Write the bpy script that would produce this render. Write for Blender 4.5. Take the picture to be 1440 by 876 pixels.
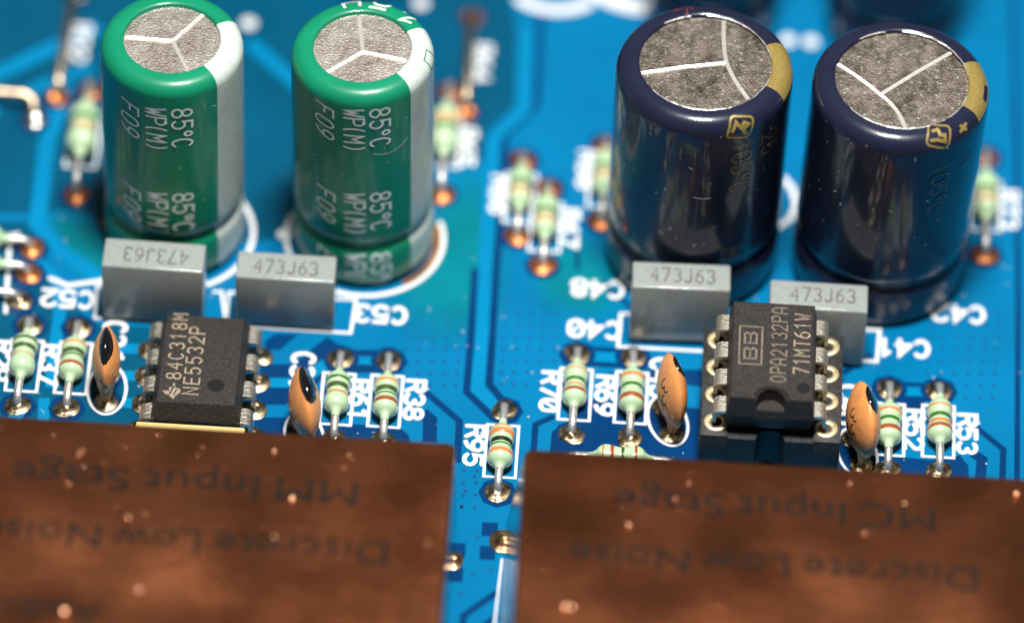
import bpy, bmesh, math, random
from mathutils import Vector, Matrix
for o in list(bpy.data.objects): bpy.data.objects.remove(o)
SC = bpy.context.scene
COL = SC.collection
S = 0.1                       # one millimetre of the real board = 0.1 scene units
R = math.radians
random.seed(7)

# ---------------------------------------------------------------- camera
cam_d = bpy.data.cameras.new('camera'); cam = bpy.data.objects.new('camera', cam_d); COL.objects.link(cam)
SC.camera = cam
c_pos = Vector((5.650, -303.937, 331.514)) * S
c_r = Vector((0.99812476, 0.05263657, 0.03124679)); c_u = Vector((-0.05990977, 0.73526748, 0.67512411)); c_f = Vector((-0.01256147, 0.67573007, -0.73704211))
m = Matrix((c_r, c_u, -c_f)).transposed().to_4x4(); m.translation = c_pos
cam.matrix_world = m
cam_d.sensor_fit = 'HORIZONTAL'; cam_d.sensor_width = 36.0; cam_d.lens = 221.94
cam_d.clip_start = 0.5; cam_d.clip_end = 500
cam_d.dof.use_dof = True
cam_d.dof.focus_distance = (449.79 - 10.5) * S
cam_d.dof.aperture_fstop = 0.108
# ---------------------------------------------------------------- light
W = bpy.data.worlds.new('World'); SC.world = W; W.use_nodes = True
bg = W.node_tree.nodes['Background']; bg.inputs[0].default_value = (1.0, 0.95, 0.9, 1); bg.inputs[1].default_value = 0.07
def area(name, loc, target, size, sy, power, col):
    l = bpy.data.lights.new(name, 'AREA'); l.shape = 'RECTANGLE'; l.size = size * S; l.size_y = sy * S; l.energy = power; l.color = col
    o = bpy.data.objects.new(name, l); COL.objects.link(o); o.location = Vector(loc) * S
    d = (Vector(target) - Vector(loc)); o.rotation_euler = d.to_track_quat('-Z', 'Y').to_euler(); return o
area('softbox_lamp', (12, -27, 300), (0, -2, 0), 60, 38, 15800, (1.0, 0.975, 0.94))
vs = SC.view_settings; vs.view_transform = 'Standard'; vs.look = 'None'; vs.exposure = 0.16; vs.gamma = 1.0; vs.use_curve_mapping = False
SC.cycles.caustics_reflective = False; SC.cycles.caustics_refractive = False
SC.cycles.sample_clamp_indirect = 6.0
SC.cycles.use_denoising = True

# ---------------------------------------------------------------- materials
def lin(r, g, b):
    f = lambda c: (c / 255 / 12.92) if c / 255 <= 0.04045 else ((c / 255 + 0.055) / 1.055) ** 2.4
    return (f(r), f(g), f(b), 1)
def mat(name, col, rough=0.5, metal=0.0, coat=0.0, var=0.0, vscale=20, bump=0.0, bscale=60, col2=None, spec=0.5, rvar=0.0, detail=4, scratch=0.0):
    m = bpy.data.materials.new(name); m.use_nodes = True; nt = m.node_tree; b = nt.nodes['Principled BSDF']
    b.inputs['Base Color'].default_value = col; b.inputs['Roughness'].default_value = rough; b.inputs['Metallic'].default_value = metal
    b.inputs['Coat Weight'].default_value = coat; b.inputs['Coat Roughness'].default_value = 0.06; b.inputs['Specular IOR Level'].default_value = spec
    tc = nt.nodes.new('ShaderNodeTexCoord')
    def noise(sc, det=detail):
        n = nt.nodes.new('ShaderNodeTexNoise'); n.inputs['Scale'].default_value = sc; n.inputs['Detail'].default_value = det
        nt.links.new(tc.outputs['Object'], n.inputs['Vector']); return n
    if var > 0 or col2:
        n = noise(vscale); rp = nt.nodes.new('ShaderNodeValToRGB'); rp.color_ramp.elements[0].position = 0.35; rp.color_ramp.elements[1].position = 0.68
        c2 = col2 or tuple(min(1, c * (1 + var)) for c in col[:3]) + (1,)
        rp.color_ramp.elements[0].color = tuple(c * (1 - var) for c in col[:3]) + (1,); rp.color_ramp.elements[1].color = c2
        nt.links.new(n.outputs[0], rp.inputs[0]); nt.links.new(rp.outputs[0], b.inputs['Base Color'])
    if rvar > 0:
        n = noise(vscale * 1.7); mr = nt.nodes.new('ShaderNodeMapRange'); mr.inputs[1].default_value = 0.3; mr.inputs[2].default_value = 0.7
        mr.inputs[3].default_value = max(0.02, rough - rvar); mr.inputs[4].default_value = min(1, rough + rvar)
        nt.links.new(n.outputs[0], mr.inputs[0]); nt.links.new(mr.outputs[0], b.inputs['Roughness'])
    if bump > 0:
        n = noise(bscale, 6); bp = nt.nodes.new('ShaderNodeBump'); bp.inputs['Strength'].default_value = bump; bp.inputs['Distance'].default_value = 0.02
        nt.links.new(n.outputs[0], bp.inputs['Height']); nt.links.new(bp.outputs[0], b.inputs['Normal'])
    return m
M = {}
M['pour'] = mat('blue_mask_over_copper', (0.001, 0.150, 0.33, 1), 0.2, var=0.10, vscale=0.9, spec=0.35, bump=0.03, bscale=30)
M['trace'] = mat('blue_mask_over_trace', (0.001, 0.195, 0.40, 1), 0.2, var=0.07, vscale=1.2, spec=0.35)
M['gap'] = mat('blue_mask_gap', (0.001, 0.036, 0.13, 1), 0.2, var=0.08, vscale=3, spec=0.35)
M['bare'] = mat('blue_mask_over_laminate', (0.001, 0.076, 0.15, 1), 0.22, var=0.12, vscale=1.0, spec=0.35)
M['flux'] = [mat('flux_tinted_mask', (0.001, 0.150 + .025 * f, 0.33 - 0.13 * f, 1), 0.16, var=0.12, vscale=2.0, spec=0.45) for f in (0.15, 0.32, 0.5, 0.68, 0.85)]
M['flux_dark'] = mat('amber_flux_pool', (0.22, 0.09, 0.012, 1), 0.08, var=0.5, vscale=8, spec=0.6)
M['silk'] = mat('white_silkscreen', (0.80, 0.82, 0.82, 1), 0.55, var=0.05, vscale=25)
M['pad'] = mat('tinned_gold_pad', (0.40, 0.31, 0.19, 1), 0.3, metal=1.0, var=0.35, vscale=22, bump=0.5, bscale=18, rvar=0.12)
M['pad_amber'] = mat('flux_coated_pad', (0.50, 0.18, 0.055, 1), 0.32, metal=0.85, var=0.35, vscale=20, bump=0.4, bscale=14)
M['pad_gold'] = mat('gold_plated_lug_pad', (0.66, 0.42, 0.22, 1), 0.22, metal=1.0, var=0.35, vscale=18, bump=0.6, bscale=12)
M['solder'] = mat('solder', (0.75, 0.72, 0.66, 1), 0.22, metal=1.0, var=0.15, vscale=20, bump=0.2, bscale=15)
M['lead'] = mat('tinned_lead', (0.82, 0.79, 0.74, 1), 0.42, metal=0.85, var=0.2, vscale=25, bump=0.25, bscale=40)
M['wire'] = mat('brassy_wire', (0.74, 0.60, 0.42, 1), 0.3, metal=1.0, var=0.2, vscale=25, bump=0.25, bscale=30)
M['pin'] = mat('nickel_chip_lead', (0.66, 0.61, 0.53, 1), 0.38, metal=1.0, var=0.18, vscale=20, bump=0.3, bscale=50)
M['pin_bright'] = mat('bright_chip_lead', (0.80, 0.73, 0.61, 1), 0.40, metal=1.0, var=0.12, vscale=20, bump=0.3, bscale=50)
M['gold'] = mat('gold_contact', (0.98, 0.80, 0.48, 1), 0.42, metal=0.8, var=0.12, vscale=12, bump=0.2, bscale=30)
M['via'] = mat('via_hole', (0.001, 0.055, 0.17, 1), 0.4)
M['dust'] = mat('pale_dust', (0.75, 0.74, 0.70, 1), 0.7)
M['green'] = mat('green_sleeve', (0.004, 0.215, 0.108, 1), 0.34, coat=0.28, spec=0.35, var=0.08, vscale=2.5, bump=0.13, bscale=4)
M['stripe'] = mat('white_sleeve_stripe', (0.52, 0.60, 0.55, 1), 0.38, coat=0.3, var=0.08, vscale=14, bump=0.05, bscale=10)
M['ink_white'] = mat('white_sleeve_print', (0.85, 0.90, 0.85, 1), 0.55, coat=0.0, var=0.1, vscale=40)
M['ink_green'] = mat('green_outline_print', (0.004, 0.16, 0.085, 1), 0.4)
M['navy'] = mat('navy_sleeve', (0.012, 0.0145, 0.036, 1), 0.28, spec=0.25, coat=0.55, var=0.15, vscale=3, bump=0.13, bscale=4)
M['goldprint'] = mat('gold_sleeve_print', (0.36, 0.265, 0.075, 1), 0.38, metal=0.35, coat=0.5, var=0.18, vscale=60)
M['goldfaint'] = mat('worn_gold_print', (0.07, 0.05, 0.015, 1), 0.4, coat=0.6, var=0.5, vscale=30)
M['scuff'] = mat('red_scuff', (0.22, 0.03, 0.03, 1), 0.5)
M['maroon'] = mat('dark_maroon_sleeve', (0.03, 0.006, 0.008, 1), 0.25, coat=0.6)
M['filmbody'] = mat('grey_film_case', (0.285, 0.305, 0.297, 1), 0.15, var=0.07, vscale=30, bump=0.10, bscale=80, spec=0.5)
M['filmink'] = mat('grey_stamp_ink', (0.12, 0.12, 0.125, 1), 0.6, var=0.5, vscale=90)
M['chip'] = mat('black_moulded_epoxy', (0.029, 0.025, 0.023, 1), 0.5, var=0.45, vscale=60, bump=0.8, bscale=80, spec=0.4)
M['chipsm'] = mat('smooth_black_epoxy', (0.005, 0.005, 0.005, 1), 0.6, spec=0.25, bump=0.1, bscale=60)
M['chipink'] = mat('tan_laser_marking', (0.29, 0.225, 0.155, 1), 0.6, var=0.45, vscale=80)
M['chipink2'] = mat('faint_laser_marking', (0.165, 0.13, 0.094, 1), 0.6, var=0.55, vscale=90)
M['socket'] = mat('black_socket_plastic', (0.030, 0.029, 0.028, 1), 0.5, spec=0.35, var=0.3, vscale=20, bump=0.25, bscale=40)
M['cream'] = mat('cream_plastic', (0.85, 0.60, 0.24, 1), 0.4, var=0.06, vscale=12)
M['orange'] = mat('orange_ceramic_dip', (0.78, 0.31, 0.095, 1), 0.42, var=0.14, vscale=7, bump=0.28, bscale=11, coat=0.2)
M['blackdip'] = mat('black_ceramic_dip', (0.006, 0.006, 0.007, 1), 0.10, coat=0.8, bump=0.25, bscale=14)
M['inkblack'] = mat('dark_ceramic_print', (0.03, 0.014, 0.008, 1), 0.5)
M['resbody'] = mat('pale_green_resistor', (0.46, 0.64, 0.39, 1), 0.30, coat=0.4, var=0.05, vscale=14, bump=0.05, bscale=20)
for n, c in dict(brown=(0.30, 0.075, 0.022, 1), orange_band=(0.62, 0.22, 0.07, 1), tan=(0.60, 0.33, 0.15, 1), olive=(0.05, 0.09, 0.018, 1), leaf=(0.03, 0.14, 0.015, 1), black=(0.012, 0.016, 0.01, 1), mint=(0.36, 0.58, 0.30, 1), red=(0.40, 0.06, 0.03, 1)).items():
    M[n] = mat('band_' + n, c, 0.35, coat=0.3, var=0.12, vscale=30)
def can_top(name, a, b):
    m = mat(name, a, 0.42, metal=1.0, bump=0.3, bscale=75, detail=8)
    nt = m.node_tree; bs = nt.nodes['Principled BSDF']; tc = nt.nodes.new('ShaderNodeTexCoord')
    def nz(sc, det, rgh):
        n = nt.nodes.new('ShaderNodeTexNoise'); n.inputs['Scale'].default_value = sc; n.inputs['Detail'].default_value = det; n.inputs['Roughness'].default_value = rgh
        nt.links.new(tc.outputs['Object'], n.inputs['Vector']); return n
    n1, n2 = nz(6, 14, 0.86), nz(34, 5, 0.7); r1 = nt.nodes.new('ShaderNodeValToRGB'); r1.color_ramp.elements[0].position = 0.41; r1.color_ramp.elements[1].position = 0.60
    r1.color_ramp.elements[0].color = a; r1.color_ramp.elements[1].color = b; nt.links.new(n1.outputs[0], r1.inputs[0])
    r2 = nt.nodes.new('ShaderNodeValToRGB'); r2.color_ramp.elements[0].position = 0.57; r2.color_ramp.elements[1].position = 0.66; r2.color_ramp.elements[0].color = (0, 0, 0, 1); r2.color_ramp.elements[1].color = (.75, .75, .75, 1)
    nt.links.new(n2.outputs[0], r2.inputs[0]); mx = nt.nodes.new('ShaderNodeMix'); mx.data_type = 'RGBA'; mx.inputs[7].default_value = (0.98, 0.95, 0.90, 1)
    nt.links.new(r2.outputs[0], mx.inputs[0]); nt.links.new(r1.outputs[0], mx.inputs[6]); nt.links.new(mx.outputs[2], bs.inputs['Base Color']); return m
M['can_green'] = can_top('frosted_aluminium', (0.42, 0.35, 0.31, 1), (0.90, 0.82, 0.75, 1))
M['can_blue'] = can_top('scratched_aluminium', (0.09, 0.073, 0.058, 1), (0.50, 0.43, 0.36, 1))
M['groove'] = mat('bright_scored_aluminium', (0.95, 0.92, 0.86, 1), 0.36, metal=0.68, bump=0.2, bscale=25)
M['copper_ink'] = mat('dark_etched_lettering', (0.012, 0.008, 0.006, 1), 0.65, spec=0.12, var=0.4, vscale=10)
M['speck'] = mat('bright_copper_fleck', (0.85, 0.45, 0.26, 1), 0.25, metal=1.0)
def copper(name, rough, base, base2, bump):
    m = mat(name, base, rough, metal=1.0, var=0.10, vscale=0.8, col2=base2, rvar=0.05, detail=1.5)
    nt = m.node_tree; b = nt.nodes['Principled BSDF']; tc = nt.nodes.new('ShaderNodeTexCoord')
    n1 = nt.nodes.new('ShaderNodeTexNoise'); n1.inputs['Scale'].default_value = 0.55; n1.inputs['Detail'].default_value = 2
    mp = nt.nodes.new('ShaderNodeMapping'); mp.inputs['Scale'].default_value = (3, 120, 40)
    n2 = nt.nodes.new('ShaderNodeTexNoise'); n2.inputs['Scale'].default_value = 1.0; n2.inputs['Detail'].default_value = 5
    nt.links.new(tc.outputs['Object'], n1.inputs['Vector']); nt.links.new(tc.outputs['Object'], mp.inputs[0]); nt.links.new(mp.outputs[0], n2.inputs['Vector'])
    b1 = nt.nodes.new('ShaderNodeBump'); b1.inputs['Strength'].default_value = bump; b1.inputs['Distance'].default_value = 0.25
    b2 = nt.nodes.new('ShaderNodeBump'); b2.inputs['Strength'].default_value = 0.3; b2.inputs['Distance'].default_value = 0.01
    nt.links.new(n1.outputs[0], b1.inputs['Height']); nt.links.new(n2.outputs[0], b2.inputs['Height']); nt.links.new(b1.outputs[0], b2.inputs['Normal']); nt.links.new(b2.outputs[0], b.inputs['Normal'])
    return m
M['copper'] = copper('tarnished_copper_lid', 0.27, (0.52, 0.165, 0.068, 1), (0.60, 0.205, 0.092, 1), 0.22)
M['copper_wall'] = copper('polished_copper_wall', 0.05, (0.58, 0.42, 0.35, 1), (0.66, 0.50, 0.42, 1), 0.05)

# ---------------------------------------------------------------- mesh helpers (all lengths in millimetres)
def link(name, me, parent=None, loc=None, label=None, cat=None, group=None, kind=None):
    o = bpy.data.objects.new(name, me); COL.objects.link(o)
    if parent: o.parent = parent
    if loc is not None: o.location = Vector(loc) * S
    for k, v in (('label', label), ('category', cat), ('group', group), ('kind', kind)):
        if v: o[k] = v
    return o
def thing(name, loc, label, cat, group=None, rz=0.0):
    o = link(name, None, None, loc, label, cat, group); o.rotation_euler.z = rz; o.empty_display_size = 0.2; return o
class MB:
    def __init__(s): s.v = []; s.f = []
    def add(s, vs, fs):
        k = len(s.v); s.v += [tuple(p) for p in vs]; s.f += [tuple(i + k for i in f) for f in fs]; return s
    def mesh(s, name, mt, smooth=True, angle=40):
        me = bpy.data.meshes.new(name); me.from_pydata([(a * S, b * S, c * S) for a, b, c in s.v], [], s.f); me.materials.append(mt)
        if smooth:
            me.polygons.foreach_set('use_smooth', [True] * len(me.polygons)); me.set_sharp_from_angle(angle=R(angle))
        me.update(); return me
    def build(s, name, mt, parent=None, loc=None, smooth=True, angle=40, **k): return link(name, s.mesh(name, mt, smooth, angle), parent, loc, **k)
    def box(s, x0, x1, y0, y1, z0, z1, bev=0.0, seg=2):
        bm = bmesh.new(); bmesh.ops.create_cube(bm, size=1)
        for v in bm.verts: v.co = Vector((x0 + (v.co.x + .5) * (x1 - x0), y0 + (v.co.y + .5) * (y1 - y0), z0 + (v.co.z + .5) * (z1 - z0)))
        if bev: bmesh.ops.bevel(bm, geom=list(bm.edges), offset=bev, segments=seg, profile=0.5, affect='EDGES')
        bm.verts.index_update(); s.add([v.co[:] for v in bm.verts], [[v.index for v in f.verts] for f in bm.faces]); bm.free(); return s
    def lathe(s, prof, n=32, a0=0.0, a1=2 * math.pi, fn=None):
        full = abs(a1 - a0 - 2 * math.pi) < 1e-6; cols = n if full else n + 1; vs = []
        for j in range(cols):
            a = a0 + (a1 - a0) * j / n
            for r, z in prof:
                p = (r * math.cos(a), r * math.sin(a), z); vs.append(fn(p) if fn else p)
        k = len(prof); fs = []
        for j in range(n):
            j2 = (j + 1) % cols
            for i in range(k - 1): fs.append((j * k + i, j2 * k + i, j2 * k + i + 1, j * k + i + 1)[::-1] if True else 0)
        return s.add(vs, fs)
    def tube(s, path, r, n=10, caps=True):
        pts = [Vector(p) for p in path]; rs = r if isinstance(r, (list, tuple)) else [r] * len(pts); vs = []; fs = []
        t0 = (pts[1] - pts[0]).normalized(); up = Vector((0, 0, 1)) if abs(t0.z) < 0.9 else Vector((1, 0, 0)); nrm = (up - t0 * up.dot(t0)).normalized()
        for i, p in enumerate(pts):
            t = ((pts[min(i + 1, len(pts) - 1)] - p).normalized() + (p - pts[max(i - 1, 0)]).normalized()).normalized()
            nrm = (nrm - t * nrm.dot(t)).normalized(); bn = t.cross(nrm)
            for j in range(n):
                a = 2 * math.pi * j / n; vs.append(p + (nrm * math.cos(a) + bn * math.sin(a)) * rs[i])
        for i in range(len(pts) - 1):
            for j in range(n): fs.append((i * n + j, i * n + (j + 1) % n, (i + 1) * n + (j + 1) % n, (i + 1) * n + j))
        if caps: fs.append(tuple(range(n - 1, -1, -1))); fs.append(tuple((len(pts) - 1) * n + j for j in range(n)))
        return s.add(vs, fs)
    def poly(s, pts, z): return s.add([(x, y, z) for x, y in pts], [tuple(range(len(pts)))])
    def disc(s, x, y, r, z, n=12, ry=None): return s.poly([(x + r * math.cos(2 * math.pi * i / n), y + (ry or r) * math.sin(2 * math.pi * i / n)) for i in range(n)], z)
    def ribbon(s, pts, w, fn, step=None, ends=True, inc=0.0):
        """flat stroke along pts in a 2-D sheet, mitred joins, rounded ends; fn maps sheet to space"""
        P = [Vector((p[0], p[1])) for p in pts]
        closed = (P[0] - P[-1]).length < 1e-6 and len(P) > 3
        if step:
            Q = [P[0]]
            for a, b in zip(P, P[1:]):
                k = max(1, int((b - a).length / step + .99))
                for i in range(1, k + 1): Q.append(a.lerp(b, i / k))
            P = Q
        if closed: P = P[:-1]
        n = len(P); L = []; Rr = []
        for i in range(n):
            a = P[i - 1] if (closed or i > 0) else None; b = P[(i + 1) % n] if (closed or i < n - 1) else None
            d1 = (P[i] - a).normalized() if a is not None else None; d2 = (b - P[i]).normalized() if b is not None else None
            d1 = d1 or d2; d2 = d2 or d1; t = (d1 + d2)
            t = t.normalized() if t.length > 1e-4 else d1
            nn = Vector((-t.y, t.x)); c = max(0.45, nn.dot(Vector((-d1.y, d1.x)))); L.append(P[i] + nn * w / 2 / c); Rr.append(P[i] - nn * w / 2 / c)
        if ends and not closed:
            def cap(p, d):
                nn = Vector((-d.y, d.x)); return [p + nn * w / 2 * .7 + d * w * .36, p - nn * w / 2 * .7 + d * w * .36]
            a = cap(P[0], -(P[1] - P[0]).normalized()); b = cap(P[-1], (P[-1] - P[-2]).normalized())
            L = [a[1]] + L + [b[0]]; Rr = [a[0]] + Rr + [b[1]]
        n = len(L); g = (lambda p, i: fn(p.x, p.y, i * inc)) if inc else (lambda p, i: fn(p.x, p.y)); vs = [g(p, i) for i, p in enumerate(L)] + [g(p, i) for i, p in enumerate(Rr)]
        fs = [(i, n + i, n + (i + 1) % n, (i + 1) % n) for i in range(n if closed else n - 1)]
        return s.add(vs, fs)
def bez(a, b_, c, n=8): return [((1 - t) ** 2 * a[0] + 2 * t * (1 - t) * b_[0] + t * t * c[0], (1 - t) ** 2 * a[1] + 2 * t * (1 - t) * b_[1] + t * t * c[1]) for t in [i / n for i in range(n + 1)]]
def flat(z): return lambda x, y: (x, y, z)

# stroke alphabet on a 4 x 6 grid
def arc(cx, cy, rx, ry, a, b, n=10): return [(cx + rx * math.cos(R(a + (b - a) * i / n)), cy + ry * math.sin(R(a + (b - a) * i / n))) for i in range(n + 1)]
GL = {
 '0': [arc(2, 4.2, 2, 1.8, 0, 180, 8) + arc(2, 1.8, 2, 1.8, 180, 360, 8) + [(4, 4.2)]], '/': [[(0.4, 0.6), (3.6, 5.4)]],
 '1': [[(0.8, 4.8), (2.2, 6), (2.2, 0)]], '2': [arc(2, 4.2, 1.9, 1.8, 160, -30, 9) + [(0.1, 0), (4, 0)]],
 '3': [arc(1.9, 4.5, 1.8, 1.5, 150, -80, 9), arc(1.9, 1.55, 2.0, 1.55, 80, -150, 9)], '4': [[(3, 0), (3, 6), (0, 2), (4, 2)]],
 '5': [[(3.8, 6), (0.5, 6), (0.3, 3.3)] + arc(1.9, 1.9, 2.0, 1.9, 110, -150, 10)], '6': [[(3.3, 6), (1.6, 5.2), (0.3, 3.2)] + arc(2, 1.8, 1.9, 1.8, 170, 520, 14)],
 '7': [[(0, 6), (4, 6), (1.4, 0)]], '8': [arc(2, 4.5, 1.7, 1.45, -90, 270, 14), arc(2, 1.5, 2, 1.5, 90, 450, 14)], '9': [[(0.7, 0), (2.4, 0.8), (3.7, 2.8)] + arc(2, 4.2, 1.9, 1.8, -10, 340, 14)],
 'A': [[(0, 0), (0, 4), (1.2, 6), (2.8, 6), (4, 4), (4, 0)], [(0, 2.3), (4, 2.3)]], 'a': [[(0, 0), (2, 6), (4, 0)], [(0.8, 2.2), (3.2, 2.2)]],
 'B': [[(0, 0), (0, 6), (2.6, 6)] + arc(2.6, 4.6, 1.2, 1.4, 90, -90, 6) + [(0, 3.2)], [(2.6, 3.2)] + arc(2.6, 1.6, 1.4, 1.6, 90, -90, 6) + [(0, 0)]],
 'C': [arc(2.1, 3, 2, 3, 45, 315, 14)], 'E': [[(4, 6), (0, 6), (0, 0), (4, 0)], [(0, 3.1), (3.2, 3.1)]], 'F': [[(4, 6), (0, 6), (0, 0)], [(0, 3.1), (3.2, 3.1)]],
 'H': [[(0, 0), (0, 6)], [(4, 0), (4, 6)], [(0, 3), (4, 3)]], 'I': [[(2, 0), (2, 6)]], 'J': [[(3.4, 6), (3.4, 1.6)] + arc(1.8, 1.6, 1.6, 1.6, 0, -160, 7)], 'K': [[(0, 0), (0, 6)], [(3.8, 6), (0.2, 2.6)], [(1.3, 3.6), (4, 0)]],
 'M': [[(0, 0), (0, 6), (2, 2.6), (4, 6), (4, 0)]], 'N': [[(0, 0), (0, 6), (4, 0), (4, 6)]], 'P': [[(0, 0), (0, 6), (2.5, 6)] + arc(2.5, 4.5, 1.5, 1.5, 90, -90, 7) + [(0, 3)]],
 'R': [[(0, 0), (0, 6), (2.5, 6)] + arc(2.5, 4.6, 1.5, 1.4, 90, -90, 7) + [(0, 3.2)], [(2.2, 3.2), (4, 0)]], 'T': [[(0, 6), (4, 6)], [(2, 6), (2, 0)]], 'O': [arc(2, 3, 2, 3, 0, 360, 16)],
 'W': [[(0, 6), (1, 0), (2, 4), (3, 0), (4, 6)]], '(': [arc(3.2, 3, 2, 3.6, 120, 240, 7)], ')': [arc(0.8, 3, 2, 3.6, 60, -60, 7)], '°': [arc(1.2, 4.8, 1.1, 1.1, 0, 360, 10)],
 '-': [[(0.3, 3), (3.7, 3)]], '+': [[(0.2, 3), (3.8, 3)], [(2, 1.2), (2, 4.8)]], ' ': []}
def text(mb, txt, h, adv, w, fn, slant=0.0, cw=None, jit=0.0, centre=True, step=None, lift=0.012):
    """strokes of txt; sheet u = reading direction, v = up; fn(u, v, layer)"""
    cw = cw or adv * 0.74; n = len(txt); u0 = -((n - 1) * adv + cw) / 2 if centre else 0.0; v0 = -h / 2
    off = 0.0
    for i, ch in enumerate(txt):
        if i and txt[i - 1] == '°': off -= adv * .38
        for l, st in enumerate(GL.get(ch, [])):
            pts = [(u0 + off + i * adv + x / 4 * cw + slant * y / 6 * h, v0 + y / 6 * h) for x, y in st]
            mb.ribbon(pts, w, (lambda a, b, e, l=l, i=i: fn(a, b, (l + 2 * (i % 2)) * lift + e)), step=step, inc=0.0004)

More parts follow.
